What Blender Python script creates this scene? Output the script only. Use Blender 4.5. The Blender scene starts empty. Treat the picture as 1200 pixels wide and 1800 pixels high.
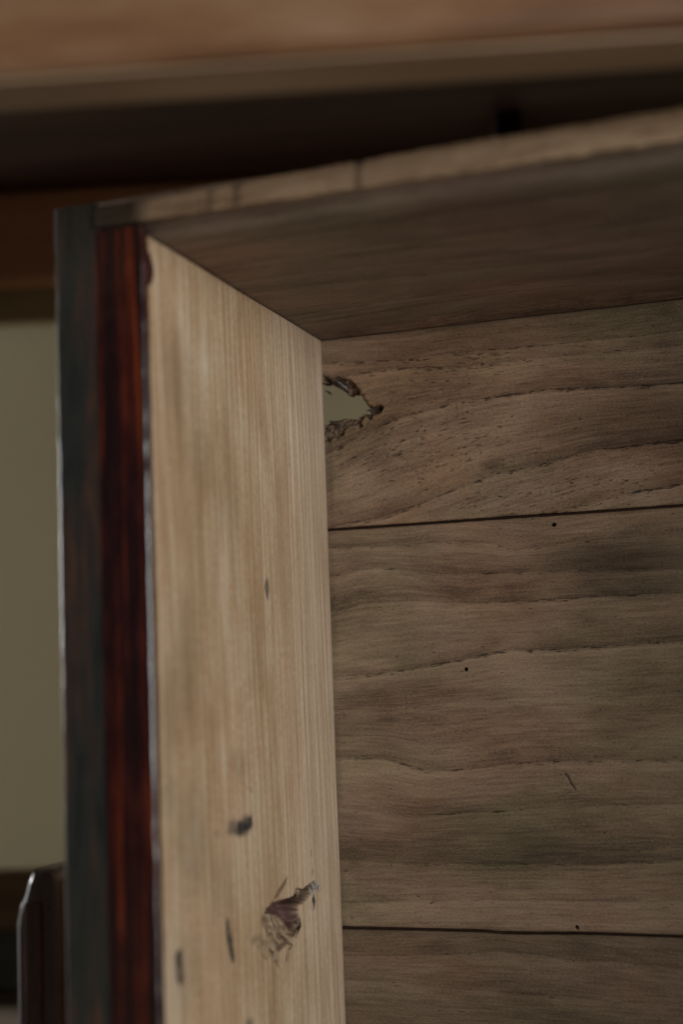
import bpy, math, random
import numpy as np
from mathutils import Matrix, Vector

random.seed(7)
rng = np.random.default_rng(7)
S = bpy.context.scene
COL = S.collection

# ------------------------------------------------------------------ camera
# 50 mm lens on a 24 x 36 frame held upright; axes of the cabinet solved from
# its three vanishing points. World: X along the planks, Y away, Z up;
# origin = upper left inner corner of the cabinet back.
F, CX, CY = 2500.0, 600.0, 900.0
ax_x = np.array([7390.0, -547.0, -2500.0]); ax_x /= np.linalg.norm(ax_x)
ax_z = np.array([-830.0, -23000.0, 2500.0])
ax_z -= ax_x * ax_z.dot(ax_x); ax_z /= np.linalg.norm(ax_z)
ax_y = np.cross(ax_z, ax_x)
AX = np.array([ax_x, ax_y, ax_z])
P0 = 0.60 * np.array([(565 - CX) / F, (598 - CY) / F, 1.0])
CAM = -AX @ P0

def ray(px, py):
    return AX @ np.array([(px - CX) / F, (py - CY) / F, 1.0])
def on(px, py, axis, val):
    d = ray(px, py)
    return CAM + d * (val - CAM[axis]) / d[axis]
def at(px, py, depth):
    return CAM + ray(px, py) * depth

cam = bpy.data.cameras.new("camera")
cam.sensor_fit = 'HORIZONTAL'; cam.sensor_width = 24.0; cam.lens = 50.0
cam.clip_start = 0.01; cam.clip_end = 50.0
cam.dof.use_dof = True; cam.dof.focus_distance = 0.560; cam.dof.aperture_fstop = 4.5
co = bpy.data.objects.new("camera", cam); COL.objects.link(co)
M = Matrix.Identity(4)
right = AX @ np.array([1, 0, 0.]); down = AX @ np.array([0, 1., 0]); fwd = AX @ np.array([0, 0, 1.])
for i in range(3):
    M[i][0] = right[i]; M[i][1] = -down[i]; M[i][2] = -fwd[i]; M[i][3] = CAM[i]
co.matrix_world = M
S.camera = co

# ------------------------------------------------------------------ light
w = bpy.data.worlds.new("World"); S.world = w; w.use_nodes = True
bg = w.node_tree.nodes["Background"]
bg.inputs[0].default_value = (0.80, 0.88, 1.0, 1); bg.inputs[1].default_value = 0.035

def area(name, loc, target, sx, sy, power, col):
    l = bpy.data.lights.new(name, 'AREA'); l.shape = 'RECTANGLE'; l.size = sx; l.size_y = sy
    l.energy = power; l.color = col
    o = bpy.data.objects.new(name, l); COL.objects.link(o)
    o.location = loc
    o.rotation_euler = (Vector(target) - Vector(loc)).to_track_quat('-Z', 'Y').to_euler()
    return o
area("window_light", (1.55, -1.25, -0.06), (0.05, -0.05, -0.14), 1.1, 0.5, 27.0, (1.0, 0.98, 0.95))
area("side_fill_light", (-1.5, 0.16, 0.02), (0.45, 0.60, -0.05), 0.7, 0.3, 30.0, (0.95, 0.97, 1.0))  # added lamp off frame: lifts the wall and the left edge highlight

S.view_settings.view_transform = 'Standard'; S.view_settings.look = 'None'
S.view_settings.exposure = 0.0; S.view_settings.gamma = 1.0
S.render.engine = 'CYCLES'
S.cycles.max_bounces = 6
S.cycles.sample_clamp_indirect = 0.4
S.cycles.use_denoising = True
S.cycles.denoising_prefilter = 'ACCURATE'

# ------------------------------------------------------------------ helpers
class G:
    """small node-graph writer"""
    def __init__(s, name):
        s.m = bpy.data.materials.new(name); s.m.use_nodes = True
        s.t = s.m.node_tree; s.b = s.t.nodes["Principled BSDF"]
    def put(s, sock, v):
        if isinstance(v, (int, float)): sock.default_value = v
        elif isinstance(v, tuple):
            sock.default_value = v if len(v) == len(sock.default_value) else v + (1,)
        else: s.t.links.new(v, sock)
    def math(s, op, a, b=0.0, c=0.0, clamp=False):
        n = s.t.nodes.new("ShaderNodeMath"); n.operation = op; n.use_clamp = clamp
        s.put(n.inputs[0], a); s.put(n.inputs[1], b); s.put(n.inputs[2], c); return n.outputs[0]
    def add(s, a, b): return s.math('ADD', a, b)
    def mul(s, a, b): return s.math('MULTIPLY', a, b)
    def attr(s, name):
        n = s.t.nodes.new("ShaderNodeAttribute"); n.attribute_name = name; return n.outputs["Fac"]
    def vec(s, x, y, z=0.0):
        n = s.t.nodes.new("ShaderNodeCombineXYZ")
        for i, v in enumerate((x, y, z)): s.put(n.inputs[i], v)
        return n.outputs[0]
    def obj(s):
        n = s.t.nodes.new("ShaderNodeTexCoord"); m = s.t.nodes.new("ShaderNodeSeparateXYZ")
        s.t.links.new(n.outputs["Object"], m.inputs[0]); return m.outputs
    def noise(s, v, scale=1.0, det=2.0, rough=0.5, dist=0.0):
        n = s.t.nodes.new("ShaderNodeTexNoise"); s.put(n.inputs["Vector"], v)
        n.inputs["Scale"].default_value = scale; n.inputs["Detail"].default_value = det
        n.inputs["Roughness"].default_value = rough; n.inputs["Distortion"].default_value = dist
        return n.outputs[0]
    def rng(s, v, a, b, c=0.0, d=1.0, smooth=False):
        n = s.t.nodes.new("ShaderNodeMapRange"); n.clamp = True
        if smooth: n.interpolation_type = 'SMOOTHSTEP'
        s.put(n.inputs[0], v)
        for i, x in enumerate((a, b, c, d)): s.put(n.inputs[1 + i], x)
        return n.outputs[0]
    def mix(s, f, a, b, mode='MIX'):
        n = s.t.nodes.new("ShaderNodeMix"); n.data_type = 'RGBA'; n.blend_type = mode
        s.put(n.inputs[0], f); s.put(n.inputs[6], a); s.put(n.inputs[7], b); return n.outputs[2]
    def scale(s, c, f):      # multiply a colour by a float
        n = s.t.nodes.new("ShaderNodeVectorMath"); n.operation = 'SCALE'
        s.put(n.inputs[0], c); s.put(n.inputs["Scale"], f); return n.outputs[0]
    def ramp(s, f, stops):
        n = s.t.nodes.new("ShaderNodeValToRGB"); e = n.color_ramp.elements
        while len(e) < len(stops): e.new(0.5)
        for k, (p, c) in enumerate(stops): e[k].position = p; e[k].color = c + (1,)
        s.put(n.inputs[0], f); return n.outputs[0]
    def bump(s, h, dist, strength=1.0):
        n = s.t.nodes.new("ShaderNodeBump"); n.inputs["Distance"].default_value = dist
        n.inputs["Strength"].default_value = strength; s.put(n.inputs["Height"], h)
        s.t.links.new(n.outputs[0], s.b.inputs["Normal"])
    def out(s, col, rough=0.6, spec=0.3, coat=0.0, coat_rough=0.1):
        s.put(s.b.inputs["Base Color"], col); s.put(s.b.inputs["Roughness"], rough)
        s.b.inputs["Specular IOR Level"].default_value = spec
        s.b.inputs["Coat Weight"].default_value = coat; s.b.inputs["Coat Roughness"].default_value = coat_rough
        return s.m

def link(name, me, mat, parent=None, smooth=False):
    o = bpy.data.objects.new(name, me); COL.objects.link(o)
    if mat: me.materials.append(mat)
    if parent: o.parent = parent
    if smooth:
        for p in me.polygons: p.use_smooth = True
    return o
def thing(name, label, cat, loc=(0, 0, 0), rz=0.0):
    o = bpy.data.objects.new(name, None); COL.objects.link(o)
    o.empty_display_size = 0.05; o.location = loc; o.rotation_euler = (0, 0, rz)
    o["label"] = label; o["category"] = cat
    return o
def mesh(name, V, Fc, mat, parent=None, smooth=False, attrs=None):
    me = bpy.data.meshes.new(name)
    me.from_pydata([tuple(map(float, v)) for v in V], [], [tuple(map(int, f)) for f in Fc]); me.update()
    for k, a in (attrs or {}).items():
        at_ = me.attributes.new(k, 'FLOAT', 'POINT'); at_.data.foreach_set("value", np.asarray(a, np.float32))
    return link(name, me, mat, parent, smooth)

def sines(n, amp, f0, f1):
    fr = rng.uniform(f0, f1, n); ph = rng.uniform(0, 6.28, n); am = rng.uniform(.4, 1, n) * amp / math.sqrt(n)
    return lambda t: sum(a * np.sin(f * np.asarray(t) + p) for a, f, p in zip(am, fr, ph))
def sines2(n, amp, f0, f1):
    th = rng.uniform(0, 6.28, n); fr = rng.uniform(f0, f1, n); ph = rng.uniform(0, 6.28, n)
    return lambda x, y: sum(amp / math.sqrt(n) * np.sin(f * (np.cos(t) * x + np.sin(t) * y) + p) for t, f, p in zip(th, fr, ph))

def inside(poly, X, Y):
    r = np.zeros(X.shape, bool); n = len(poly)
    for i in range(n):
        x1, y1 = poly[i]; x2, y2 = poly[(i + 1) % n]
        c = ((y1 > Y) != (y2 > Y))
        with np.errstate(divide='ignore', invalid='ignore'):
            r ^= c & (X < (x2 - x1) * (Y - y1) / (y2 - y1 + 1e-30) + x1)
    return r
def pdist(poly, X, Y, closed=True):
    d = np.full(X.shape, 1e9); n = len(poly)
    for i in range(n if closed else n - 1):
        a = np.array(poly[i]); b = np.array(poly[(i + 1) % n]); ab = b - a
        t = np.clip(((X - a[0]) * ab[0] + (Y - a[1]) * ab[1]) / (ab.dot(ab) + 1e-18), 0, 1)
        d = np.minimum(d, np.hypot(X - a[0] - t * ab[0], Y - a[1] - t * ab[1]))
    return d
def sm(x): x = np.clip(x, 0, 1); return x * x * (3 - 2 * x)

def steps(a, b, base, fine=()):
    """coordinates from a to b with spacing `base`, smaller inside fine = [(lo, hi, step)]"""
    r = [a]
    while r[-1] < b - 1e-9:
        h = base
        for lo, hi, st in fine:
            if lo <= r[-1] <= hi: h = min(h, st)
            elif r[-1] < lo and r[-1] + h > lo: h = min(h, max(lo - r[-1] + 1e-6, st))
        r.append(min(b, r[-1] + h))
    return np.array(r)

def slab(name, U, Vv, pos, back, mat, parent, attrs=None, keep=None, smooth=True):
    """board: front sheet pos(U,V)->xyz on a grid, `keep` drops cells, closed to a back sheet offset by `back`"""
    nu, nv = len(U), len(Vv)
    UU, VV = np.meshgrid(U, Vv)
    P = pos(UU, VV).reshape(-1, 3)
    n = nu * nv
    idx = np.arange(n).reshape(nv, nu)
    q = np.stack([idx[:-1, :-1], idx[:-1, 1:], idx[1:, 1:], idx[1:, :-1]], -1).reshape(-1, 4)
    if keep is not None: q = q[keep.reshape(-1)]
    e = {}
    for f in q.tolist():
        for i in range(4):
            k = (f[i], f[(i + 1) % 4])
            if (k[1], k[0]) in e: e.pop((k[1], k[0]))
            else: e[k] = 1
    Pb = P.copy() ; Pb += np.asarray(back)
    # flat back
    ax = int(np.argmax(np.abs(back))); Pb[:, ax] = np.median(P[:, ax]) + back[ax]
    faces = [tuple(f) for f in q.tolist()]
    # coarse back: reuse the ring only when nothing is cut out
    if keep is None:
        c = [idx[0, 0], idx[0, -1], idx[-1, -1], idx[-1, 0]]
    faces += [tuple(i + n for i in f[::-1]) for f in q.tolist()]
    faces += [(b, a, a + n, b + n) for a, b in e]
    V = np.vstack([P, Pb])
    A = {k: np.concatenate([a.reshape(-1), a.reshape(-1)]) for k, a in (attrs or {}).items()}
    o = mesh(name, V, faces, mat, parent, smooth, A)
    me = o.data
    # side walls stay flat so that board edges read crisp
    nq = 2 * len(q)
    for p in me.polygons[nq:]: p.use_smooth = False
    return o

def box_mesh(lo, hi, bev=0.0, seg=2):
    import bmesh
    bm = bmesh.new()
    bmesh.ops.create_cube(bm, size=1.0)
    for v in bm.verts:
        for i in range(3): v.co[i] = lo[i] + (v.co[i] + .5) * (hi[i] - lo[i])
    if bev: bmesh.ops.bevel(bm, geom=bm.edges[:], offset=bev, segments=seg, affect='EDGES', profile=0.5)
    me = bpy.data.meshes.new("box"); bm.to_mesh(me); bm.free()
    return me
def box(name, lo, hi, mat, parent=None, bev=0.002, seg=2):
    me = box_mesh(lo, hi, bev, seg); me.name = name
    return link(name, me, mat, parent, False)

def sweep(name, prof, Z, jitter, mat, parent):
    """closed profile [(x,y)] run along Z with a jitter(i,z)->(dx,dy)"""
    n = len(prof); V = []; Fc = []
    for z in Z:
        for i, (x, y) in enumerate(prof):
            dx, dy = jitter(i, z); V.append((x + dx, y + dy, z))
    for k in range(len(Z) - 1):
        for i in range(n):
            j = (i + 1) % n
            Fc.append((k * n + i, k * n + j, (k + 1) * n + j, (k + 1) * n + i))
    Fc.append(tuple(range(n))[::-1]); Fc.append(tuple((len(Z) - 1) * n + i for i in range(n)))
    o = mesh(name, V, Fc, mat, parent, True)
    o.data.set_sharp_from_angle(angle=math.radians(38))
    return o

# ------------------------------------------------------------------ materials
def plank_material(name, light, mid, dark, warm, pore=1.0, seed=0.0):
    g = G(name)
    gu = g.add(g.attr("gu"), seed); gv = g.attr("gv"); ph = g.attr("ph"); sp = g.attr("sp")
    wob = g.noise(g.vec(g.mul(gu, 60), g.mul(gv, 200)), 1, 3, .6)
    ph2 = g.add(ph, g.mul(g.math('DIVIDE', g.math('SUBTRACT', wob, .5), sp), 0.0016))
    fr = g.math('FRACT', ph2)
    rid = g.math('FLOOR', g.add(ph2, .5))
    lo_ = g.mul(fr, sp); up_ = g.mul(g.math('SUBTRACT', 1.0, fr), sp)   # metres below / above a growth line
    fibre = g.noise(g.vec(g.mul(gu, 55), g.mul(gv, 900)), 1, 4, .72)
    streak = g.noise(g.vec(g.mul(gu, 22), g.mul(gv, 330)), 1, 5, .68)
    blotch = g.noise(g.vec(g.mul(gu, 17), g.mul(gv, 38), 3.1), 1, 4, .6, .4)
    hue = g.noise(g.vec(g.mul(gu, 14), g.mul(gv, 30), 7.7), 1, 3, .55)
    grit = g.noise(g.vec(g.mul(gu, 900), g.mul(gv, 1500)), 1, 2, .7)
    # dark latewood above each line, paler earlywood below it
    late = g.math('POWER', g.rng(up_, 0.0, 0.009, 1.0, 0.0), 2.0)
    lstr = g.mul(g.attr("lw"), g.rng(g.noise(g.vec(g.mul(rid, 3.7), g.mul(gu, 9)), 1, 2), .32, .62, .45, 1.15))
    tone = g.rng(streak, .25, .75, 0.34, .63)
    tone = g.add(tone, g.mul(g.math('SUBTRACT', fibre, .5), 1.25))
    tone = g.math('SUBTRACT', tone, g.mul(g.mul(late, lstr), .42))
    tone = g.add(tone, g.mul(g.rng(lo_, 0.0, .006, 1.0, 0.0), .16))
    tone = g.add(tone, g.mul(g.math('SUBTRACT', blotch, .5), 1.6))
    tone = g.add(tone, g.mul(g.math('SUBTRACT', grit, .5), 1.1))
    col = g.ramp(tone, [(0.0, dark), (.45, mid), (1.0, light)])
    col = g.mix(g.rng(hue, .46, .66, 0, .75), col, g.scale(g.mix(1.0, col, (.84, .98, .86), 'MULTIPLY'), .96))
    col = g.mix(g.rng(hue, .32, .46, .60, 0), col, g.scale(g.mix(1.0, col, (1.06, .90, .82), 'MULTIPLY'), 1.0))
    col = g.mix(g.attr("warm"), col, g.mix(1.0, col, warm, 'MULTIPLY'))
    # pores: dashes crowded along the growth lines, sparse elsewhere
    dash = g.noise(g.vec(g.mul(gu, 330), g.mul(gv, 1700), 5.5), 1, 2, .5)
    near = g.math('MAXIMUM', g.rng(lo_, .0001, .0016, 1.0, 0.0), g.rng(up_, .0001, .0007, 1.0, 0.0))
    brk = g.rng(g.noise(g.vec(g.mul(gu, 110), g.mul(rid, 11.3)), 1, 2, .6), .34, .60, .22, 1.0)
    thr = g.math('SUBTRACT', .70, g.mul(g.mul(near, g.mul(brk, lstr)), .33))
    thr = g.math('SUBTRACT', thr, g.mul(g.attr("porous"), .10))
    pores = g.mul(g.rng(g.math('SUBTRACT', dash, thr), 0.0, .09), pore)
    lin = g.mul(g.rng(g.math('ABSOLUTE', g.math('SUBTRACT', lo_, .0003)), .0001, .0006, .55, 0), g.mul(brk, lstr))
    pd = g.math('MAXIMUM', g.mul(pores, 1.0), lin)
    col = g.mix(pd, col, g.scale(col, .26))
    # dust flecks
    fl = g.noise(g.vec(g.mul(gu, 700), g.mul(gv, 1400), 2.2), 1, 1)
    col = g.mix(g.rng(fl, .79, .84, 0, .5), col, (.42, .36, .29))
    col = g.scale(col, g.math('SUBTRACT', 1.0, g.mul(g.attr("stain_tone"), .92)))
    tn = g.noise(g.vec(g.mul(gu, 500), g.mul(gv, 1100), 1.3), 1, 4, .75)
    tcol = g.ramp(tn, [(.28, (.034, .023, .018)), (.48, (.095, .062, .046)), (.62, (.17, .125, .10)), (.78, (.32, .30, .29))])
    col = g.mix(g.attr("tear"), col, tcol)
    h = g.math('SUBTRACT', g.mul(fibre, .5), g.mul(pd, 1.0))
    h = g.add(h, g.mul(g.mul(tn, g.attr("tear")), 1.4))
    g.bump(h, .00025, .8)
    return g.out(col, g.add(g.rng(streak, .2, .8, .55, .70), g.mul(g.attr('tear'), .3)), .20)

WOOD_BACK = plank_material("wood_back", (.375, .274, .188), (.228, .158, .105), (.108, .072, .049), (1.12, .84, .72))
WOOD_TOP = plank_material("wood_top", (.375, .305, .250), (.250, .193, .158), (.146, .110, .091), (1.12, .84, .72), .8, 3.3)

def side_material():
    g = G("wood_side")
    gu = g.attr("gu"); gv = g.attr("gv")
    wob = g.noise(g.vec(g.mul(gu, 5), g.mul(gv, 22)), 1, 3, .55)
    gw = g.add(gv, g.mul(g.math('SUBTRACT', wob, .5), .010))
    rings = g.noise(g.vec(g.mul(gu, .9), g.mul(gw, 460)), 1, 2, .45)
    fine = g.noise(g.vec(g.mul(gu, 14), g.mul(gw, 560)), 1, 4, .68)
    fib = g.noise(g.vec(g.mul(gu, 420), g.mul(gw, 900)), 1, 3, .7)
    blot = g.noise(g.vec(g.mul(gu, 16), g.mul(gv, 34), 4.0), 1, 4, .6, .5)
    hue = g.noise(g.vec(g.mul(gu, 10), g.mul(gv, 26), 9.0), 1, 3, .55)
    tone = g.add(g.rng(rings, .25, .75, .32, .70), g.mul(g.math('SUBTRACT', fine, .5), 1.5))
    tone = g.add(tone, g.mul(g.math('SUBTRACT', fib, .5), .9))
    tone = g.add(tone, g.mul(g.math('SUBTRACT', blot, .5), 1.0))
    col = g.ramp(tone, [(0, (.235, .145, .076)), (.5, (.428, .300, .178)), (1, (.650, .540, .410))])
    # thin reddish latewood lines
    pale = g.rng(g.add(gv, g.mul(g.math('SUBTRACT', blot, .5), .03)), .205, .292, 0.0, 1.0, True)
    col = g.mix(g.mul(pale, .55), col, g.mix(tone, (.44, .335, .235), (.68, .585, .465)))
    wl2 = g.noise(g.vec(g.mul(gu, 14), g.mul(gw, 60), 6.0), 1, 2, .5)
    pw = g.add(g.mul(gw, 215), g.add(g.mul(rings, 1.6), g.mul(wl2, .35)))
    fr = g.math('FRACT', pw); pid = g.math('FLOOR', pw)
    ls = g.rng(g.noise(g.vec(g.mul(pid, 5.3), g.mul(gu, 6)), 1, 1), .3, .65, .4, 1.0)
    ln = g.mul(g.rng(fr, 0.0, .36, 1, 0), g.rng(fr, 0.0, .06))
    ln = g.mul(g.mul(ln, ls), g.rng(fine, .30, .62, .6, 1.0))
    col = g.mix(g.mul(ln, g.rng(pale, 0, 1, .55, 1.0)), col, (.215, .118, .058))
    col = g.mix(g.rng(hue, .50, .72, 0, .45), col, g.mix(1.0, col, (1.0, .86, .84), 'MULTIPLY'))
    col = g.mix(g.rng(hue, .28, .46, .50, 0), col, g.mix(1.0, col, (.84, .84, .78), 'MULTIPLY'))
    sn = g.noise(g.vec(g.mul(gu, 120), g.mul(gv, 600), 2.0), 1, 3, .6)
    st = g.math('MULTIPLY', g.attr("stain_tone"), g.rng(sn, .3, .55, .55, 1.15), clamp=True)
    col = g.mix(st, col, (.022, .024, .028))
    tn = g.noise(g.vec(g.mul(gu, 300), g.mul(gv, 420), 1.3), 1, 5, .75)
    tcol = g.ramp(tn, [(.30, (.07, .045, .028)), (.5, (.22, .155, .098)), (.72, (.50, .39, .26))])
    col = g.mix(g.attr("tear"), col, tcol)
    col = g.mix(g.attr("core"), col, g.mix(tn, (.055, .026, .022), (.13, .070, .060)))
    h = g.add(g.mul(fib, .4), g.add(g.mul(fine, .8), g.mul(g.mul(tn, g.attr("tear")), 4.0)))
    g.bump(h, .0002, .7)
    return g.out(col, .62, .25)
WOOD_SIDE = side_material()

def plain_wood(name, c0, c1, c2, along='X', rough=.5, spec=.35, coat=0.0, fx=4, fy=60):
    g = G(name); x, y, z = g.obj()
    if along == 'X': v = g.vec(g.mul(x, fx), g.mul(y, fy), g.mul(z, fy))
    elif along == 'Z': v = g.vec(g.mul(x, fy), g.mul(y, fy), g.mul(z, fx))
    else: v = g.vec(g.mul(x, fy), g.mul(y, fx), g.mul(z, fy))
    n = g.noise(v, 1, 5, .62, .6); f = g.noise(v, 9, 3, .6)
    t = g.add(g.rng(n, .25, .75), g.mul(g.math('SUBTRACT', f, .5), .35))
    col = g.ramp(t, [(0, c0), (.5, c1), (1, c2)])
    g.bump(f, .0004, .6)
    return g.out(col, rough, spec, coat)
WOOD_TABLE = plain_wood("wood_table", (.085, .038, .018), (.195, .098, .047), (.31, .195, .118), fx=5, fy=42)
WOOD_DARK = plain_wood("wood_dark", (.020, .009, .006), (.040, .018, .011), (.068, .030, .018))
BLACKENED = plain_wood("wood_blackened", (.006, .004, .003), (.010, .006, .005), (.018, .011, .008), rough=.9, spec=.05)
WOOD_BEAD = plain_wood("wood_under", (.20, .135, .082), (.29, .20, .122), (.38, .27, .17))
SHADOW_OLIVE = plain_wood("shadow_olive", (.22, .17, .09), (.30, .235, .125), (.38, .30, .16))  # colour of the rail's shadow band on the wall
WOOD_RAIL = plain_wood("wood_rail", (.22, .105, .050), (.34, .175, .090), (.44, .24, .13))
WOOD_LOW = plain_wood("wood_low_rail", (.10, .065, .030), (.16, .105, .05), (.22, .15, .075))

def lacquer(name, stops, rough, coat, fz=9, fx=420):
    g = G(name); x, y, z = g.obj()
    v = g.vec(g.mul(x, fx), g.mul(y, fx * .5), g.mul(z, fz))
    n = g.noise(v, 1, 4, .6, .8); m = g.noise(g.vec(g.mul(x, 300), g.mul(y, 300), g.mul(z, 60)), 1, 3, .6)
    t = g.add(g.rng(n, .25, .75), g.mul(g.math('SUBTRACT', m, .5), .5))
    col = g.ramp(t, stops)
    b = g.noise(g.vec(g.mul(x, 260), g.mul(y, 260), g.mul(z, 150)), 1, 3, .6)
    g.bump(b, .0003, .5)
    return g.out(col, g.rng(m, .3, .7, rough * .6, rough * 1.5), .5, coat, .12)
RED_LACQUER = lacquer("red_lacquer", [(.20, (.008, .004, .004)), (.50, (.022, .005, .005)), (.66, (.066, .010, .005)), (.92, (.19, .038, .007))], .26, .5)
DARK_LACQUER = lacquer("dark_lacquer", [(.12, (.014, .018, .016)), (.48, (.025, .028, .025)), (.62, (.034, .027, .023)), (.82, (.062, .034, .024)), (.97, (.11, .050, .030))], .34, .35, 14, 160)
RUN_LACQUER = lacquer("run_lacquer", [(.2, (.016, .004, .004)), (.8, (.06, .008, .006))], .6, .0)
BROWN_LACQUER = lacquer("brown_lacquer", [(.15, (.020, .016, .016)), (.5, (.040, .026, .024)), (.85, (.075, .040, .034))], .40, .3)

def wall_material():
    g = G("wall_paint"); x, y, z = g.obj()
    n = g.noise(g.vec(x, y, z), 3, 4, .6); f = g.noise(g.vec(x, y, z), 260, 3, .6)
    col = g.mix(n, (.46, .40, .235), (.53, .46, .28))
    g.bump(f, .0004, .5)
    return g.out(col, .85, .2)
WALL = wall_material()
def floor_material():
    g = G("floor_boards"); x, y, z = g.obj()
    n = g.noise(g.vec(g.mul(x, 3), g.mul(y, 40), z), 1, 5, .6, .5)
    return g.out(g.ramp(n, [(.3, (.20, .15, .11)), (.7, (.34, .27, .20))]), .5, .35)
FLOOR = floor_material()

# ------------------------------------------------------------------ setting
FLOOR_Z = -0.335
me = bpy.data.meshes.new("floor")
me.from_pydata([(-3, -2.5, FLOOR_Z), (3, -2.5, FLOOR_Z), (3, 2.0, FLOOR_Z), (-3, 2.0, FLOOR_Z)], [], [(0, 1, 2, 3)])
fl = link("floor", me, FLOOR); fl["kind"] = "structure"

# table axis: nearly square to the camera, the cabinet stands askew to it
tv = np.array([34100.0, -1540.0, -2500.0]); tvw = AX @ (tv / np.linalg.norm(tv))
TANG = math.atan2(tvw[1], tvw[0])
tx = np.array([math.cos(TANG), math.sin(TANG), 0]); ty = np.array([-math.sin(TANG), math.cos(TANG), 0])

wall_o = at(300, 900, 1.12)
me = bpy.data.meshes.new("wall")
c = np.array([wall_o[0], wall_o[1], 0])
a, b = c - tx * 3, c + tx * 3
me.from_pydata([(a[0], a[1], FLOOR_Z), (b[0], b[1], FLOOR_Z), (b[0], b[1], 1.6), (a[0], a[1], 1.6)], [], [(0, 1, 2, 3)])
wl = link("wall", me, WALL); wl["kind"] = "structure"

# ------------------------------------------------------------------ cabinet
YF = on(248, 400, 0, 0.0)[1]          # front plane of the cabinet
ZB = -0.325                           # underside of its bottom board
WID = 0.31                            # inner width
cab = thing("wooden_cabinet", "old open wooden cabinet with holed plank back and red lacquered front edge", "cabinet", (0, 0, FLOOR_Z))
OFF = np.array([0, 0, -FLOOR_Z])      # parts are written in world metres, parented to the base

class _Shift:
    pass
def place(o):
    o.location = tuple(OFF); return o

# ---- back planks --------------------------------------------------------
def bp(px, py):
    p = on(px, py, 1, 0.0); return p[0], p[2]
XS = np.arange(-0.03, WID + 0.05, 0.001)
def curve(pts, smooth=7):
    q = sorted(bp(*p) for p in pts); X = np.array([p[0] for p in q]); Z = np.array([p[1] for p in q])
    z = np.interp(XS, X, Z)
    s1 = np.clip((Z[-1] - Z[-2]) / (X[-1] - X[-2]), -.12, .12)
    m = XS > X[-1]; t = XS[m] - X[-1]
    z[m] = Z[-1] + s1 * 0.04 * (1 - np.exp(-t / 0.04))
    for _ in range(2):
        k = np.ones(smooth) / smooth
        z = np.convolve(np.pad(z, smooth // 2, mode='edge'), k, 'valid')
    return z
L1 = [curve([(560, 640), (700, 634), (840, 617), (1008, 603), (1200, 583)]),
      curve([(560, 668), (693, 646), (816, 645), (933, 629), (1093, 616), (1200, 607)]),
      curve([(560, 806), (600, 786), (640, 764), (688, 739), (768, 717), (800, 708), (859, 700), (933, 688), (1013, 683), (1093, 680), (1200, 673)]),
      curve([(560, 935), (581, 928), (667, 912), (720, 893), (773, 872), (827, 851), (880, 831), (933, 821), (987, 808), (1019, 797), (1067, 789), (1200, 773)]),
      curve([(560, 985), (800, 945), (900, 922), (1013, 891), (1067, 877), (1120, 864), (1200, 851)])]
L2 = [curve([(560, 964), (640, 961), (720, 959), (773, 953), (853, 956), (907, 964), (955, 961), (1013, 953), (1200, 937)]),
      curve([(560, 1018), (587, 1012), (640, 999), (693, 999), (773, 1008), (827, 1010), (907, 1007), (1013, 1004), (1200, 998)]),
      curve([(560, 1080), (592, 1071), (640, 1060), (720, 1055), (816, 1060), (933, 1056), (1013, 1051), (1200, 1041)]),
      curve([(560, 1192), (589, 1191), (667, 1185), (720, 1178), (773, 1166), (827, 1157), (880, 1145), (960, 1143), (1067, 1138), (1200, 1127)]),
      curve([(560, 1250), (700, 1244), (900, 1228), (1200, 1222)]),
      curve([(560, 1332), (603, 1332), (667, 1332), (709, 1345), (747, 1356), (800, 1355), (853, 1348), (933, 1340), (1013, 1338), (1200, 1337)]),
      curve([(560, 1418), (603, 1420), (693, 1431), (747, 1435), (827, 1428), (907, 1425), (1003, 1417), (1200, 1414)]),
      curve([(560, 1508), (667, 1516), (731, 1519), (816, 1521), (880, 1521), (987, 1520), (1040, 1521), (1093, 1517), (1200, 1516)]),
      curve([(560, 1588), (700, 1586), (827, 1583), (1000, 1584), (1200, 1586)])]
L3 = [curve([(560, 1682), (720, 1681), (880, 1673), (960, 1681), (1093, 1692), (1200, 1703)]),
      curve([(560, 1720), (693, 1729), (880, 1745), (1067, 1761), (1200, 1767)]),
      curve([(560, 1800), (800, 1810), (1200, 1835)])]
gap1 = curve([(560, 932.5), (580, 931), (700, 923), (900, 909), (1050, 899), (1200, 888)], 3)
gap2 = curve([(560, 1631), (605, 1632), (700, 1634), (800, 1636.5), (840, 1637), (880, 1640.5), (940, 1641.5), (1010, 1641), (1200, 1647)], 3)

def field(lines, X, Z):
    ls = [lines[0] + .030, lines[0] + .016] + lines + [lines[-1] - .017, lines[-1] - .04, lines[-1] - .075, lines[-1] - .12]
    zs = [np.interp(X, XS, l) for l in ls]
    means = [float(np.mean(l[30:300])) for l in ls]
    ph = np.zeros_like(X); gv = np.zeros_like(X); sp = np.full_like(X, .02)
    for k in range(len(ls) - 1):
        a, b_ = zs[k], zs[k + 1]
        d = np.maximum(a - b_, .001); t = (a - Z) / d
        m = (t >= 0) if k == 0 else ((t >= 0) & (Z <= zs[k]))
        if k == 0: m = np.ones_like(X, bool)
        ph = np.where(m, k + np.clip(t, -1, 1.0), ph)
        gv = np.where(m, means[k] + np.clip(t, -1, 1.0) * (means[k + 1] - means[k]), gv)
        sp = np.where(m, d, sp)
    return ph, gv, sp

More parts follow.
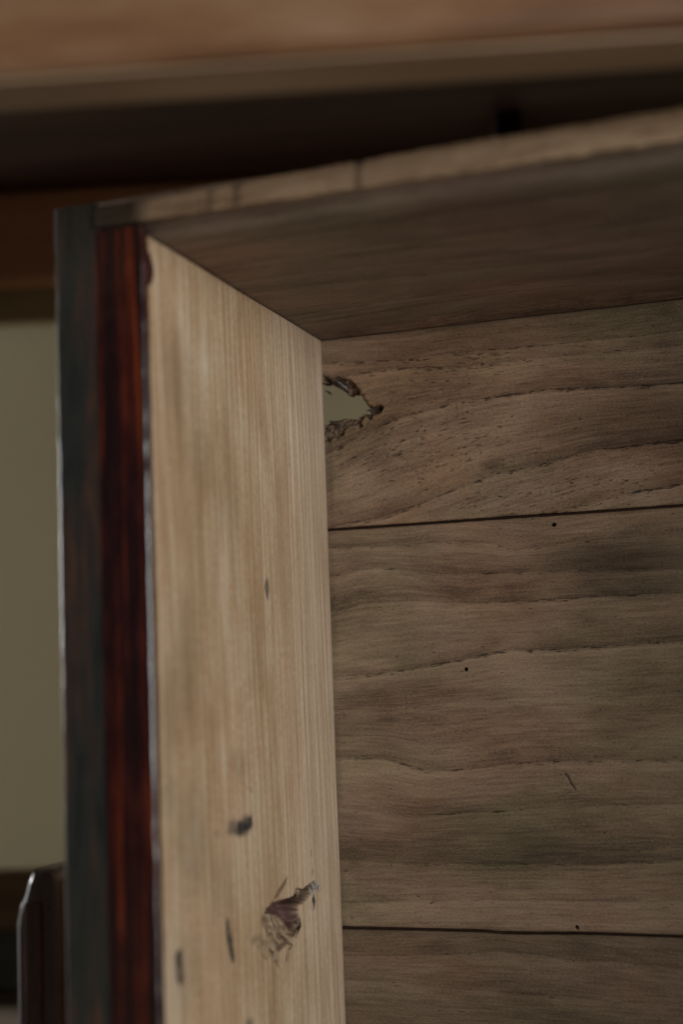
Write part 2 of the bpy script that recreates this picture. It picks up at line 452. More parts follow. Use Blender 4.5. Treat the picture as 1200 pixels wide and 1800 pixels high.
STAINS_AND_TONES = [(1110, 735, 190, 58, .34), (900, 590, 420, 42, .17), (700, 1150, 150, 26, .20), (720, 1400, 200, 60, .20), (1120, 1420, 160, 70, .14), (690, 900, 130, 16, .16), (640, 1030, 90, 30, .13), (980, 1600, 300, 26, .16),
          (1085, 985, 165, 50, .56), (1100, 1025, 140, 42, .42), (900, 1105, 420, 44, .16), (865, 815, 26, 13, .42), (1090, 778, 100, 17, .28),
          (760, 880, 120, 14, .14), (680, 1265, 26, 6, .5), (1035, 1090, 20, 6, .32), (905, 977, 24, 4, .34),
          (640, 1385, 70, 20, .16), (800, 1470, 420, 95, .36), (720, 1560, 120, 18, .12), (1050, 1585, 120, 7, .30),  # broad entry tones the middle plank's lower half darker
          (620, 640, 30, 22, .14), (578, 780, 9, 190, .34), (586, 1080, 9, 170, .30), (596, 1400, 9, 200, .30), (606, 1700, 11, 120, .34), (740, 584, 190, 7, .30), (1000, 553, 240, 7, .26),  # narrow entries darken the planks along their left and top edges
          (810, 1072, 3, 2.5, .55), (846, 1079, 4.5, 2, .6), (958, 1121, 10, 1.6, .6), (680, 1155, 16, 2, .35),
          (1114, 717, 2.6, 2, .9), (1182, 903, 2.6, 2, .9), (957, 645, 12, 3, .3), (700, 1420, 90, 9, .14),
          (1100, 1470, 90, 25, .16), (900, 1700, 200, 24, .2), (640, 1700, 40, 12, .22), (955, 1646, 3, 4, .8)]
NAILS = [(972, 922, 4.6, 3.2), (1013, 1631, 3.0, 3.2), (818, 1177, 3.3, 2.9)]
SCRATCH = [[(993, 1361), (998, 1367), (1003, 1378), (1010, 1387)]]
HOLE = [(548, 668), (568, 672), (575, 668), (582, 675), (589.5, 677), (594, 681), (597, 679), (600, 686), (604, 685), (606, 691), (609.7, 692.5), (614, 688), (619, 689),
        (623, 686), (628, 686), (631, 692), (635.3, 696), (637, 702), (641, 706), (643, 712), (647.5, 715), (645, 720), (642.7, 725), (637, 726), (634, 731), (631, 730), (625, 734),
        (617, 736), (613, 733.5), (610, 736), (603, 733), (596, 735), (586, 736), (577, 739), (571, 744), (548, 746)]
ZU = [(566, 660), (575, 664), (580, 668), (588, 661), (597, 663), (605, 665), (614, 668), (621, 674), (627, 681), (630, 688), (622, 690), (609, 696), (598, 688), (588, 680), (578, 678), (566, 676)]
ZR = [(640, 708), (645, 713), (654, 715), (660, 712), (668, 712), (672, 716), (669, 723), (661, 727), (653, 730), (652, 736), (648, 738), (644, 731), (638, 730)]
ZL = [(566, 740), (577, 736), (590, 733), (606, 731), (620, 733), (634, 730), (639, 733), (633, 741), (636, 749), (632, 753), (626, 747), (613, 748), (605, 756), (602, 764), (594, 770), (584, 768), (578, 776), (566, 776)]
def wp(poly): return [bp(*p) for p in poly]
PXB = 0.60 / F
rough_a = sines2(14, 1.0, 900, 3600); rough_b = sines2(10, 1.0, 3000, 7000)

LW = {0: [.5, .5, .9, 1.15, .8], 1: [.5, .6, .6, 1.05, .10, .65, .5, .55, .25], 2: [.35, .35, .3]}
def plank(name, lines, top, bot, Zfine, seed, has_hole=False, thick=.009, gapw=.0012, tint=0.0):
    fx = [(0.0, .03, .00042)] if has_hole else []
    for (nx, nz, *_r) in NAILS:
        x, z = bp(nx, nz)
        fx.append((x - .002, x + .002, .0003))
    s = bp(1000, 1375); fx.append((s[0] - .003, s[0] + .003, .0004))
    X = steps(-0.012, bp(1215, 900)[0], .0009, fx)
    X = np.concatenate([X, np.arange(X[-1] + .006, WID + .011, .006)])
    zt, zb = float(np.median(top)), float(np.median(bot))
    Zr = steps(zb, zt, .0009, Zfine)
    vn = (Zr - zb) / (zt - zb)
    eps = .00035 / (zt - zb)
    V = np.concatenate([[0, eps, 2.2 * eps], vn[(vn > 3.5 * eps) & (vn < 1 - 3.5 * eps)], [1 - 2.2 * eps, 1 - eps, 1]])
    we = sines(8, .00005, 100, 900); we2 = sines(8, .00005, 100, 900)
    state = {}
    def pos(U, Vv):
        T = np.interp(U, XS, top) - gapw / 2 + we(U); B = np.interp(U, XS, bot) + gapw / 2 + we2(U)
        Z = B + (T - B) * Vv
        Y = np.zeros_like(U)
        # eased long edges
        dt, db = (T - Z), (Z - B)
        Y += .0006 * (1 - sm(np.minimum(dt, db) / .0009))
        Y += .00018 * sines2(5, 1, 20, 120)(U, Z * 3)
        state['X'], state['Z'] = U, Z
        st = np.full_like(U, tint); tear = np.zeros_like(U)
        for (px, py, rx, ry, am) in STAINS_AND_TONES:
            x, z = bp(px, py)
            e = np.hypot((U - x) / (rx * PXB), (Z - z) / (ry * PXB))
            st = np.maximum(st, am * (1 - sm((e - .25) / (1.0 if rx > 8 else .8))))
        for (px, py, rx, ry) in NAILS:
            x, z = bp(px, py)
            e = np.hypot((U - x) / (rx * PXB), (Z - z) / (ry * PXB)) + .12 * rough_a(U, Z)
            k = 1 - sm((e - .65) / .5); Y += .004 * k; st = np.maximum(st, k * .95)
        for pl in SCRATCH:
            d = pdist(wp(pl), U, Z, False); k = 1 - sm((d - .0002) / .0004); Y += .0005 * k; st = np.maximum(st, .8 * k)
        warm = np.zeros_like(U); por = np.zeros_like(U)
        if has_hole:
            x, z = bp(650, 720)
            e = np.hypot((U - x) / .030, (Z - z) / .014); warm = .45 * np.exp(-e * e)
            x, z = bp(760, 650); e = np.hypot((U - x) / .06, (Z - z) / .02); warm = np.maximum(warm, .5 * np.exp(-e * e))
            x, z = bp(740, 780); e = np.hypot((U - x) / .045, (Z - z) / .022); por = np.exp(-e * e)
            x, z = bp(1010, 870); e = np.hypot((U - x) / .06, (Z - z) / .012); por = np.maximum(por, .8 * np.exp(-e * e))
            x, z = bp(800, 640); e = np.hypot((U - x) / .05, (Z - z) / .01); por = np.maximum(por, .9 * np.exp(-e * e))
            hd = pdist(wp(HOLE), U, Z)
            Y += .0012 * (1 - sm(hd / .0016))
            for poly, dep in ((ZU, .0040), (ZR, .0050), (ZL, .0030)):
                w_ = wp(poly); ins = inside(w_, U, Z); dd = pdist(w_, U, Z)
                k = np.where(ins, sm(dd / .0011 + .35), .35 * (1 - sm(dd / .0005)))
                Y += k * (dep * (.80 + .20 * rough_a(U, Z)) + .0004 * rough_b(U, Z))
                tear = np.maximum(tear, np.clip(np.where(ins, .55 + dd / .0008, .5 * (1 - sm(dd / .0005))), 0, 1) * (.66 if poly is not ZL else .5))
            tear = np.maximum(tear, .5 * (1 - sm((hd - .0001) / .0004)))
        state.update(st=st, tear=tear, warm=warm, por=por)
        return np.stack([U, Y, Z], -1)
    UU, VV = np.meshgrid(X, V); pos(UU, VV)
    ph, gv, sp = field(lines, state['X'], state['Z'])
    at_ = dict(gu=state['X'] + seed, gv=gv + seed, ph=ph + 10 * seed, sp=sp, stain_tone=state['st'], tear=state['tear'], warm=state['warm'], porous=state['por'])
    at_['ph'] = ph + float(int(seed * 10))
    wts = np.array([.3, .3] + LW[0 if lines is L1 else 1 if lines is L2 else 2] + [.3] * 6)
    at_['lw'] = wts[np.clip(np.rint(ph).astype(int), 0, len(wts) - 1)]
    keep = None
    if has_hole:
        xc = .25 * (state['X'][:-1, :-1] + state['X'][1:, 1:] + state['X'][:-1, 1:] + state['X'][1:, :-1])
        zc = .25 * (state['Z'][:-1, :-1] + state['Z'][1:, 1:] + state['Z'][:-1, 1:] + state['Z'][1:, :-1])
        keep = ~inside(wp(HOLE), xc, zc)
    st0 = dict(state)
    # pos() is called once more by slab(); the sines inside make tiny new undulation, which is harmless
    o = slab(name, X, V, pos, (0, thick, 0), WOOD_BACK, cab, at_, keep)
    return place(o)

ztop = np.full_like(XS, 0.0006)
zbot = np.full_like(XS, ZB + .010)
hz0, hz1 = bp(600, 780)[1], bp(600, 652)[1]
nz = lambda i: bp(NAILS[i][0], NAILS[i][1])[1]
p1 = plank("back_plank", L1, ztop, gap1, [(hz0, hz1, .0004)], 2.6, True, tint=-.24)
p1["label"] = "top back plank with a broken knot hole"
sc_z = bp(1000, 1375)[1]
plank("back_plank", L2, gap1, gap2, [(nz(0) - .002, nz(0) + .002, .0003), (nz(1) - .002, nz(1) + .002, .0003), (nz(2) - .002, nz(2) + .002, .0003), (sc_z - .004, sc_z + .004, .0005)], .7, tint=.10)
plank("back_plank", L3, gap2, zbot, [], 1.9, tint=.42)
# tongues that close the joints from behind
for g_ in (gap1, gap2):
    V = []; Fc = []
    xs = np.arange(-.012, WID + .01, .02)
    for x in xs:
        z = float(np.interp(x, XS, g_))
        V += [(x, .0045, z - .004), (x, .0045, z + .004), (x, .0075, z + .004), (x, .0075, z - .004)]
    for k in range(len(xs) - 1):
        for i in range(4):
            j = (i + 1) % 4; Fc.append((4 * k + i, 4 * k + j, 4 * k + 4 + j, 4 * k + 4 + i))
    place(mesh("joint_tongue", V, Fc, WOOD_DARK, cab))

# splinters left standing in the broken knot hole
def splinter(name, pts, y, r, mat, parent):
    """a thin torn sliver through world points, triangular section"""
    V = []; Fc = []
    n = len(pts)
    for i, p in enumerate(pts):
        rr = r * (1 - .85 * abs(2 * i / (n - 1) - .9)) if n > 2 else r
        rr = max(rr, r * .12)
        for k in range(3):
            a = k * 2.094 + i * .5
            V.append((p[0] + rr * math.cos(a), p[1] + rr * .8 * math.sin(a * 1.3), p[2] + rr * math.sin(a)))
    for i in range(n - 1):
        for k in range(3):
            j = (k + 1) % 3; Fc.append((3 * i + k, 3 * i + j, 3 * i + 3 + j, 3 * i + 3 + k))
    Fc += [(2, 1, 0), (3 * n - 3, 3 * n - 2, 3 * n - 1)]
    o = mesh(name, V, Fc, mat, parent)
    return o
def torn(name, c0, c1):
    g = G(name); x, y, z = g.obj()
    n = g.noise(g.vec(x, y, z), 900, 3, .7)
    return g.out(g.mix(g.rng(n, .3, .7), c0, c1), .7, .25)
TORN_DARK = torn("torn_dark", (.012, .009, .007), (.075, .060, .050))
TORN_TAN = torn("torn_tan", (.16, .11, .065), (.42, .32, .21))
TORN_PALE = torn("torn_pale", (.12, .11, .105), (.34, .335, .33))
def bpy_(px, py, y): p = on(px, py, 1, y); return p
for pts, y, r, m in (
        ([(571, 686), (577, 689), (581, 692), (583, 695)], .004, .0007, TORN_DARK),
        ([(584, 668), (592, 671), (600, 679), (606, 688)], .002, .0008, TORN_DARK),
        ([(590, 664), (600, 669), (612, 676), (619, 684)], .0022, .0006, TORN_DARK),
        ([(600, 676), (606, 680), (612, 684)], .0016, .0005, TORN_PALE),
        ([(593, 670), (597, 673), (600, 674)], .0016, .0004, TORN_PALE),
        ([(644, 722), (652, 720), (661, 716), (668, 715)], .0012, .0009, TORN_DARK),
        ([(646, 728), (650, 733), (652, 738)], .0010, .0006, TORN_DARK),
        ([(578, 739), (592, 744), (601, 752)], .0014, .0009, TORN_DARK)):
    P = [on(px, py, 1, y) for px, py in pts]
    sp_ = splinter("splinter", P, y, r, m, p1)

# ---- side panel ----------------------------------------------------------
xl = on(97, 800, 1, YF)[0]; xr = on(171, 800, 1, YF)[0]
TH = -on(97, 500, 1, YF)[0] * 0.985       # thickness of the side board
def spx(px, py):
    p = on(px, py, 0, 0.0); return p[1], p[2]
G_OUT = [(459, 1617), (462, 1610), (467, 1599), (474, 1593), (480.5, 1587), (492, 1584), (505, 1581), (517, 1577), (520, 1568), (523, 1560), (528, 1566), (534, 1564), (540, 1559), (544, 1556), (550, 1552), (556, 1548),
         (559, 1556), (556, 1562), (551, 1570), (546, 1575), (541, 1583), (536, 1587), (529, 1591), (528, 1600), (528, 1610), (530, 1621), (526, 1631), (523, 1640), (518, 1650), (515, 1662), (506, 1660), (498, 1668), (488, 1676), (480, 1664), (472, 1650), (466, 1634)]
G_CORE = [(459, 1617), (467, 1599), (480.5, 1587), (505, 1581), (517, 1577), (523, 1560), (534, 1564), (544, 1556), (551, 1560), (546, 1575), (536, 1587), (529, 1591), (528, 1604), (530, 1621), (524, 1634), (519, 1618), (510, 1609), (495, 1607), (482, 1609), (470, 1614)]
CRACK = [(508, 1538), (500, 1557), (492, 1573), (480, 1585), (474, 1592), (483, 1576), (494, 1558)]
SCAR = [(444, 1646), (458, 1640), (470, 1650), (486, 1676), (497, 1690), (498, 1712), (486, 1700), (470, 1686), (450, 1668)]
def sp_poly(p): return [spx(*q) for q in p]
S_LINES = [([(400, 1614), (402, 1640), (406, 1668), (410, 1692)], 4.0, 1.0), ([(317, 1672), (319, 1700), (321, 1730)], 6.5, .9),
           ([(549, 1494), (550, 1506)], 1.2, .85), ([(551, 1524), (552, 1540)], 1.6, .6), ([(470, 1016), (471, 1052)], 4.5, .75),
           ([(440, 1384), (441, 1394)], 2.0, .7), ([(418, 1388), (419, 1352)], 1.2, .3), ([(551, 1578), (552, 1600)], 1.3, .6),
           ([(462, 1190), (463, 1230)], 1.4, .25), ([(442, 1428), (443, 1440)], 1.2, .5)]
S_BLOBS = [(431, 1450, 15, 17, 1.0), (421, 1456, 14, 14, .95), (408, 1455, 12, 13, .6), (381, 1466, 5, 6, .35), (444, 1652, 6, 8, .4), (300, 1398, 14, 40, .16), (436, 1800, 10, 8, .6),
           (340, 1480, 30, 90, .20), (312, 660, 26, 90, .16), (330, 1150, 30, 110, .14), (400, 900, 24, 90, .10), (300, 1250, 20, 90, .16), (445, 1150, 16, 60, .10), (350, 800, 30, 60, .12), (390, 1560, 30, 60, .10), (420, 1340, 20, 26, .14), (330, 1705, 26, 60, .15)]
def side_panel():
    fy = [(spx(452, 1600)[0], spx(562, 1600)[0], .0005)]
    fz = [(spx(500, 1720)[1], spx(500, 1530)[1], .0003), (spx(420, 1480)[1], spx(420, 1430)[1], .0005)]
    Yc = steps(YF + .0002, -0.0002, .0010, fy)
    Zc = steps(ZB, 0.0, .0010, fz)
    state = {}
    und = sines2(6, .00022, 10, 90); r1 = sines2(14, 1, 700, 2600); r2 = sines2(10, 1, 2600, 6500)
    def pos(U, V):
        X = und(U, V * .3)
        dn = -V; X -= .0004 * (1 - sm(dn / .001))
        st = np.zeros_like(U); tear = np.zeros_like(U); core = np.zeros_like(U)
        for pts, wpx, am in S_LINES:
            # measured in picture pixels on this board: y is foreshortened about 2.1 times
            w_ = sp_poly(pts); q = [(a * .48, b_) for a, b_ in w_]
            d = pdist(q, U * .48, V, False)
            va, vb = min(p[1] for p in q), max(p[1] for p in q)
            tt = np.clip((V - va) / (vb - va), 0, 1); wv_ = wpx * (.30 + .70 * np.sqrt(4 * tt * (1 - tt))) * (1 + .18 * r1(U * .3, V))
            k = 1 - sm((d / PXB - wv_ * .45) / (wv_ * .9))
            st = np.maximum(st, am * k); X -= .0007 * k * am
        for px, py, rx, ry, am in S_BLOBS:
            a, b_ = spx(px, py)
            e = np.hypot((U - a) * .48 / (rx * PXB), (V - b_) / (ry * PXB)) + .10 * r1(U * .5, V)
            st = np.maximum(st, am * (1 - sm((e - .35) / .75)))
        go = sp_poly(G_OUT); gc = sp_poly(G_CORE)
        q = lambda P: [(a * .48, b_) for a, b_ in P]
        do = pdist(q(go), U * .48, V); io = inside(go, U, V)
        dc = pdist(q(gc), U * .48, V); ic = inside(gc, U, V)
        # deep at the top of the wound, rising torn ramp towards its foot
        z_hi, z_lo = spx(500, 1575)[1], spx(500, 1674)[1]
        t = np.clip((V - z_lo) / (z_hi - z_lo), 0, 1)
        dep = .0012 + .0070 * t
        k = np.where(io, sm(do / .0006 + .25), .25 * (1 - sm(do / .0003)))
        X -= k * dep + np.where(io, k * .0007 * r1(U, V) * (1.2 - t), 0)
        X -= np.where(ic, .0030 * sm(dc / .0005), 0)
        tear = np.clip(np.where(io, .8 + do / .0006, .6 * (1 - sm(do / .0004))), 0, 1)
        core = np.where(ic, sm(dc / .00022 + .3), .0)
        cr = sp_poly(CRACK); dk = pdist(q(cr), U * .48, V); ik = inside(cr, U, V)
        X -= np.where(ik, .004 * sm(dk / .0003 + .4), 0); core = np.maximum(core, np.where(ik, .9, .0))
        sc_ = sp_poly(SCAR); ds = pdist(q(sc_), U * .48, V); is_ = inside(sc_, U, V)
        X += np.where(is_, sm(ds / .0012) * (.0006 * r1(U * .6, V) - .0003), 0)
        tear = np.maximum(tear, np.where(is_, .55 * sm(ds / .0012), 0))
        state.update(st=st, tear=tear, core=core, U=U, V=V)
        return np.stack([X, U, V], -1)
    UU, VV = np.meshgrid(Yc, Zc); pos(UU, VV)
    A = dict(gu=VV + 2, gv=UU + .3 + .03 * VV, stain_tone=state['st'], tear=state['tear'], core=state['core'])
    # sheet faces +X: reversed U keeps the normals outward
    o = slab("side_panel", Yc, Zc, pos, (-TH + .0004, 0, 0), WOOD_SIDE, cab, A)
    return place(o)
side = side_panel()
side["label"] = "pale wooden side panel with a splintered gouge"
for pts, r, m in (([(552, 1546), (556, 1556), (557, 1566)], .0007, TORN_PALE), ([(547, 1552), (550, 1560), (553, 1570)], .0006, TORN_PALE), ([(543, 1560), (545, 1568), (548, 1576)], .0006, TORN_PALE),
                  ([(556, 1550), (560, 1560), (562, 1570)], .0005, TORN_PALE), ([(551, 1570), (552, 1586), (552, 1602)], .0005, TORN_DARK),
                  ([(505, 1542), (497, 1560), (487, 1578)], .0009, TORN_TAN), ([(462, 1640), (474, 1662), (487, 1682), (492, 1700)], .0009, TORN_TAN),
                  ([(514, 1660), (507, 1672), (504, 1696)], .0008, TORN_TAN), ([(470, 1646), (480, 1668), (484, 1690)], .0007, TORN_TAN),
                  ([(526, 1612), (527, 1630), (520, 1650)], .0006, TORN_DARK), ([(496, 1640), (506, 1650), (515, 1662)], .0008, TORN_TAN),
                  ([(446, 1650), (456, 1668), (470, 1690)], .0006, TORN_TAN), ([(522, 1562), (524, 1570), (522, 1580)], .0006, TORN_TAN)):
    splinter("splinter", [on(px, py, 0, .0006 * (i - .5)) for i, (px, py) in enumerate(pts)], 0, r, m, side)

# ---- lacquered front edges of the side board ----
TT = .0105                                  # thickness of the top board
xm = -TH * .52                              # where dark strip meets red strip
def arc(cx, cy, r, a0, a1, n): return [(cx + r * math.cos(math.radians(a0 + (a1 - a0) * i / n)), cy + r * math.sin(math.radians(a0 + (a1 - a0) * i / n))) for i in range(n + 1)]
w1 = sines(10, .00014, 60, 500); w2 = sines(10, .00006, 60, 500); w3 = sines(12, .00010, 60, 600)
yb = YF
prof = [(xm, yb + .004), (-TH, yb + .004)] + arc(-TH + .0009, yb - .0008 + .0009, .0009, 180, 270, 5) + [(-TH + .0024, yb - .0008), (-TH + .0045, yb - .0008), (-TH + .0070, yb - .0008), (xm - .0020, yb - .0008), (xm - .0006, yb - .0008), (xm, yb - .0008)]
Zs = steps(ZB, TT + .0008, .0016)
npf = len(prof)
o = sweep("dark_edge_strip", prof, Zs, lambda i, z: ((float(w1(z)) * .6, float(w2(z))) if 1 < i < 8 else (0, 0)), DARK_LACQUER, side)
o["label"] = "worn dark lacquered outer edge strip"
prof = [(xm + .00002, yb + .003), (xm + .00002, yb - .0008), (xm + .0003, yb - .0008), (xm + .0008, yb - .0008), (xm + .0030, yb - .00085), (xm + .0060, yb - .0009), (xm + .0085, yb - .0009)] + arc(-.0004, yb - .0009 + .0013, .0013, 270, 360, 6) + [(.0007, yb + .0028), (-.0006, yb + .0036)]
Zs = steps(ZB, .0018, .0013)
npf = len(prof)
o = sweep("red_edge_strip", prof, Zs, lambda i, z: ((0, 0) if i < 4 else (float(w3(z)) * (1.0 if i > 8 else 0.0), float(w2(z * 1.7)))), RED_LACQUER, side)
o["label"] = "glossy dark red lacquered inner edge strip"
# a run of lacquer that spilled over the corner
def drop(name, c, r, mat, parent, seg=14, rings=9):
    V = []; Fc = []
    for i in range(rings + 1):
        a = math.pi * i / rings
        for k in range(seg):
            b_ = 2 * math.pi * k / seg
            taper = 1 - .35 * math.cos(a) * (1 if math.cos(a) > 0 else .2)
            V.append((c[0] + r[0] * math.sin(a) * math.cos(b_) * taper, c[1] + r[1] * math.sin(a) * math.sin(b_) * taper, c[2] + r[2] * math.cos(a)))
    for i in range(rings):
        for k in range(seg):
            j = (k + 1) % seg; Fc.append((i * seg + k, (i + 1) * seg + k, (i + 1) * seg + j, i * seg + j))
    return mesh(name, V, Fc, mat, parent, True)
dz = on(250, 465, 0, 0.0)
drop("lacquer_run", (.0002, YF + .0030, dz[2]), (.0012, .0042, .0060), RUN_LACQUER, side)

# ---- top board -------------------------------------------------------------
def top_board():
    # underside sheet: U = x, V = y from the front edge to the back
    fx = [(-.02, .25, .0022)]
    X = steps(xm + .0008, WID + .012, .012, fx)
    Y = np.concatenate([YF + np.array([0, .0004, .001]), steps(YF + .002, .009, .0022)])
    und = sines2(5, .0002, 10, 60)
    wig = sines(14, .0009, 60, 900); thk = sines(10, .0009, 20, 320)
    UU, VV = np.meshgrid(X, Y)
    wv = sines2(5, .004, 8, 40)
    gv = VV + wv(UU, VV * 2); ln = np.sort(rng.uniform(-.17, .01, 13))
    base = np.interp(gv, ln, np.arange(13.)); spc = np.interp(gv, .5 * (ln[1:] + ln[:-1]), np.diff(ln))
    st = np.zeros_like(UU)
    e = np.hypot((UU + .002) / .016, (VV - YF) / .012); st = np.maximum(st, .55 * np.exp(-e * e))
    A = dict(gu=UU + 4, gv=gv + 4, ph=base + 20, sp=np.maximum(spc, .004), stain_tone=st, lw=.45 + 0 * UU, tear=0 * UU, warm=.15 + 0 * UU, porous=.4 + 0 * UU)
    def pos(U, V):
        return np.stack([U, V, .0004 + .0026 * (1 - sm((V - YF) / .016)) + .5 * und(U, V)], -1)
    o = slab("top_board", X, Y[::-1], pos, (0, 0, TT + .0004), WOOD_TOP, cab, {k: a[::-1] for k, a in A.items()})
    place(o)
    return o, wig, thk
top, wig, thk = top_board()
# rough sawn front edge of the top board, a ragged pale lip
def edge_material():
    g = G("wood_raw_edge"); x, y, z = g.obj()
    n = g.noise(g.vec(g.mul(x, 36), g.mul(y, 200), g.mul(z, 330)), 1, 4, .65, .5)
    b = g.noise(g.vec(g.mul(x, 30), y, g.mul(z, 60)), 1, 3, .6)
    f = g.noise(g.vec(g.mul(x, 500), y, g.mul(z, 900)), 1, 3, .65)
    t = g.add(g.rng(n, .25, .75, .1, .9), g.add(g.mul(g.math('SUBTRACT', b, .5), .7), g.mul(g.math('SUBTRACT', f, .5), .35)))
    col = g.ramp(t, [(0, (.13, .078, .043)), (.45, (.285, .195, .118)), (1, (.43, .32, .21))])
    col = g.scale(col, g.math('SUBTRACT', 1.0, g.mul(g.attr("stain_tone"), .9)))
    g.bump(g.add(n, f), .0005, .6)
    return g.out(col, .75, .2)
RAW = edge_material()
X = steps(xm + .0010, WID + .012, .010, [(-.03, .25, .0009)])
V = []; A = []
wz = sines(16, .00055, 100, 1400); wl_ = sines(14, .00035, 60, 900)
notch = [(on(633, 300, 1, YF)[0], .0012, .0016), (on(418, 310, 1, YF)[0], .0010, .0010), (on(372, 315, 1, YF)[0], .0008, .0009)]
for x in X:
    lo = .0028 + float(wl_(x)); T = .0028 + .0070 + .0022 * min(1, max(0, x / .10)) + .28 * float(wz(x))
    sft = 0; st = 0
    for nx, wdt, dp in notch:
        k = math.exp(-((x - nx) / wdt) ** 2); sft += dp * k; st = max(st, .62 * k)
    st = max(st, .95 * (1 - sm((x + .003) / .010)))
    yf = YF - .0022
    for (yy, zz) in ((YF - .0001, lo), (yf + .0005, lo), (yf, lo + .0008), (yf, lo + .35 * (T - lo)), (yf + .0001, lo + .7 * (T - lo)), (yf + .0002, T - .0006 - sft), (yf + .0012, T - sft), (YF - .0001, T - sft)):
        V.append((x, yy + float(wl_(x * 1.7 + zz * 40)) * .5, zz)); A.append(st)
Fc = []
n = 8
for k in range(len(X) - 1):
    for i in range(n):
        j = (i + 1) % n; Fc.append((k * n + j, k * n + i, (k + 1) * n + i, (k + 1) * n + j))
Fc += [tuple(range(n)), tuple(len(V) - n + i for i in range(n))[::-1]]
e = mesh("front_lip", V, Fc, RAW, top, True, {"stain_tone": A}); e["label"] = "pale ragged front edge of the top board"

# ---- rest of the carcass (beyond the frame) ----
place(box("side_panel", (WID, YF, ZB), (WID + TH, .006, TT), WOOD_TABLE, cab, .001))
place(box("bottom_board", (.0012, YF + .001, ZB - .0095), (WID - .0012, -.0005, ZB + .0005), WOOD_TABLE, cab, .001))
# splinters and strips were written in world metres under parts that are already shifted: nothing more to do

# ------------------------------------------------------------------ low lacquered board left of the cabinet
LB = at(63, 1700, .478)
SHADE_GREY = plain_wood("shade_grey", (.10, .105, .092), (.14, .147, .128), (.18, .18, .16))  # dark grey-green standing for the shaded low wall
sk = tl_c = None
k0 = np.array([wall_o[0], wall_o[1], 0]) - ty * .016
zs_ = at(50, 1575, 1.1)[2]
me = box_mesh((-3, 0, 0), (3, .015, zs_ - FLOOR_Z), .003); me.name = "wall_shade_board"
sk = link("wall_shade_board", me, SHADE_GREY); sk.location = (k0[0], k0[1], FLOOR_Z); sk.rotation_euler = (0, 0, TANG); sk["kind"] = "structure"  # added dark board, stands for the wall lying in shade
lb = thing("lacquered_board", "short dark lacquered board with rounded top standing left of the cabinet", "board", (LB[0], LB[1], FLOOR_Z), 0)
ztop_b = at(85, 1530, .478)[2] - FLOOR_Z
wb = (at(108, 1700, .478) - at(17, 1700, .478))[0]
def low_board():
    h = wb / 2; D = .11; r = .0022
    # outline in x-z with a shouldered round top, extruded in depth with eased front corners
    outl = [(-h, 0), (h, 0), (h, ztop_b - .004)] + [(h - .004 + .004 * math.cos(a), ztop_b - .004 + .004 * math.sin(a)) for a in np.linspace(.2, 1.57, 5)]
    outl += [(-h * .10, ztop_b - .0002), (-h * .30, ztop_b - .003), (-h * .55, ztop_b - .0085), (-h * .85, ztop_b - .0125), (-h, ztop_b - .0185)]
    outl += [(-h, ztop_b * t) for t in (.75, .5, .25)]
    n = len(outl); cx, cz = 0, ztop_b * .5
    V = []; Fc = []
    for (y, ins) in ((0.0, r), (.0006, .0009), (r, 0.0), (D, 0.0)):
        for (x, z) in outl:
            sx = 1 - ins / h; V.append((x * sx, y, z - (ins if z > .01 else 0)))
    for k in range(3):
        for i in range(n):
            j = (i + 1) % n; Fc.append((k * n + i, k * n + j, (k + 1) * n + j, (k + 1) * n + i))
    Fc += [tuple(range(n))[::-1], tuple(3 * n + i for i in range(n))]
    return V, Fc
V, Fc = low_board()
mesh("board", V, Fc, BROWN_LACQUER, lb)
box("red_edge_strip", (-wb * .22, -.0012, 0), (wb * .16, .0004, ztop_b - .011), RED_LACQUER, lb, .0004)

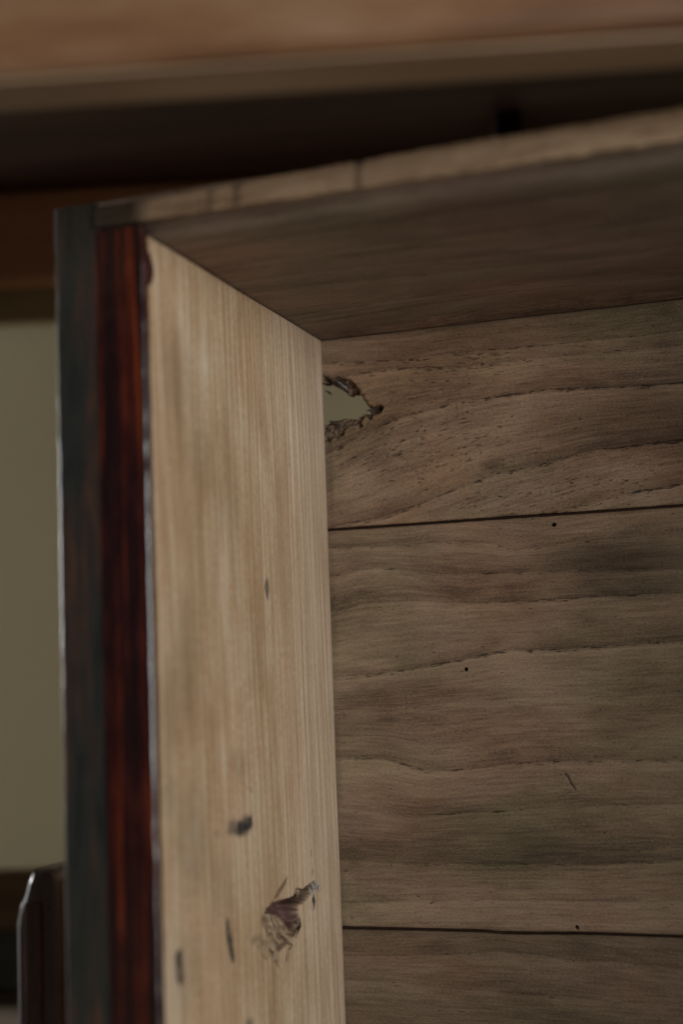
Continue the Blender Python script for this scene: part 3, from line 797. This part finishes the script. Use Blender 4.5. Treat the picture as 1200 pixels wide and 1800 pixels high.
# ------------------------------------------------------------------ table standing over it
RB = at(600, 92, .336)                      # lower edge of the front rail
def tl(p):                                   # world -> table coordinates (about RB, z world)
    d = np.asarray(p) - RB; return d.dot(tx), d.dot(ty), p[2]
tab = thing("wooden_table", "orange-brown wooden table whose blurred front rail runs above the cabinet", "table", (RB[0], RB[1], FLOOR_Z), TANG)
dZ = -FLOOR_Z
UNDER = CAM[2] + .320
def tbox(name, lo, hi, mat, bev, parent=tab, seg=3):
    return box(name, (lo[0], lo[1], lo[2] + dZ), (hi[0], hi[1], hi[2] + dZ), mat, parent, bev, seg)
zb_ = RB[2]
rear = tl(at(50, 495, .93))
TL, TR = -.36, .75
tbox("front_rail", (TL + .05, 0, zb_ + .0011), (TR - .05, .022, UNDER), WOOD_TABLE, .0055)
tbox("under_strip", (TL + .05, .0034, zb_), (TR - .05, .0215, zb_ + .0010), WOOD_BEAD, .0004)  # separate paler strip along the rail's underside
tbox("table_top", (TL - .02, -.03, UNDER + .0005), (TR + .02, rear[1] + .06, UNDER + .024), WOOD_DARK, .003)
tbox("rear_rail", (TL + .05, rear[1], rear[2]), (TR - .05, rear[1] + .022, UNDER), WOOD_RAIL, .004)
rb2 = tl(at(50, 512, 1.0)); rb3 = tl(at(50, 592, 1.0))
tbox("wall_shadow_strip", (TL + .05, rear[1] + .03, rb3[2]), (TR - .05, rear[1] + .045, rb2[2] + .03), SHADOW_OLIVE, .003)  # added olive strip, stands for the rail's shadow on the wall
for x in (TL, TR - .05):
    for y in (-.002, rear[1] - .02):
        tbox("leg", (x, y, FLOOR_Z), (x + .0495, y + .05, UNDER), WOOD_TABLE, .003)
lr = tl(at(50, 1512, .95)); lr2 = tl(at(50, 1606, .95))
tbox("low_shade_panel", (TL + .05, rear[1] + .024, FLOOR_Z + .0005), (TR - .05, rear[1] + .036, lr2[2] + .01), SHADE_GREY, .002)  # added dark panel in place of shade, covers the lit floor behind
tbox("stretcher", (TL + .05, rear[1], lr2[2]), (TR - .05, rear[1] + .022, lr[2]), WOOD_LOW, .003)
ck = tl(at(895, 165, .80))
tbox("cleat", (ck[0] - .008, rear[1] - .085, UNDER - .020), (ck[0] + .008, rear[1] - .002, UNDER - .0005), BLACKENED, .002)

# parts written in world metres under `side`, `top` and the planks share their shift already
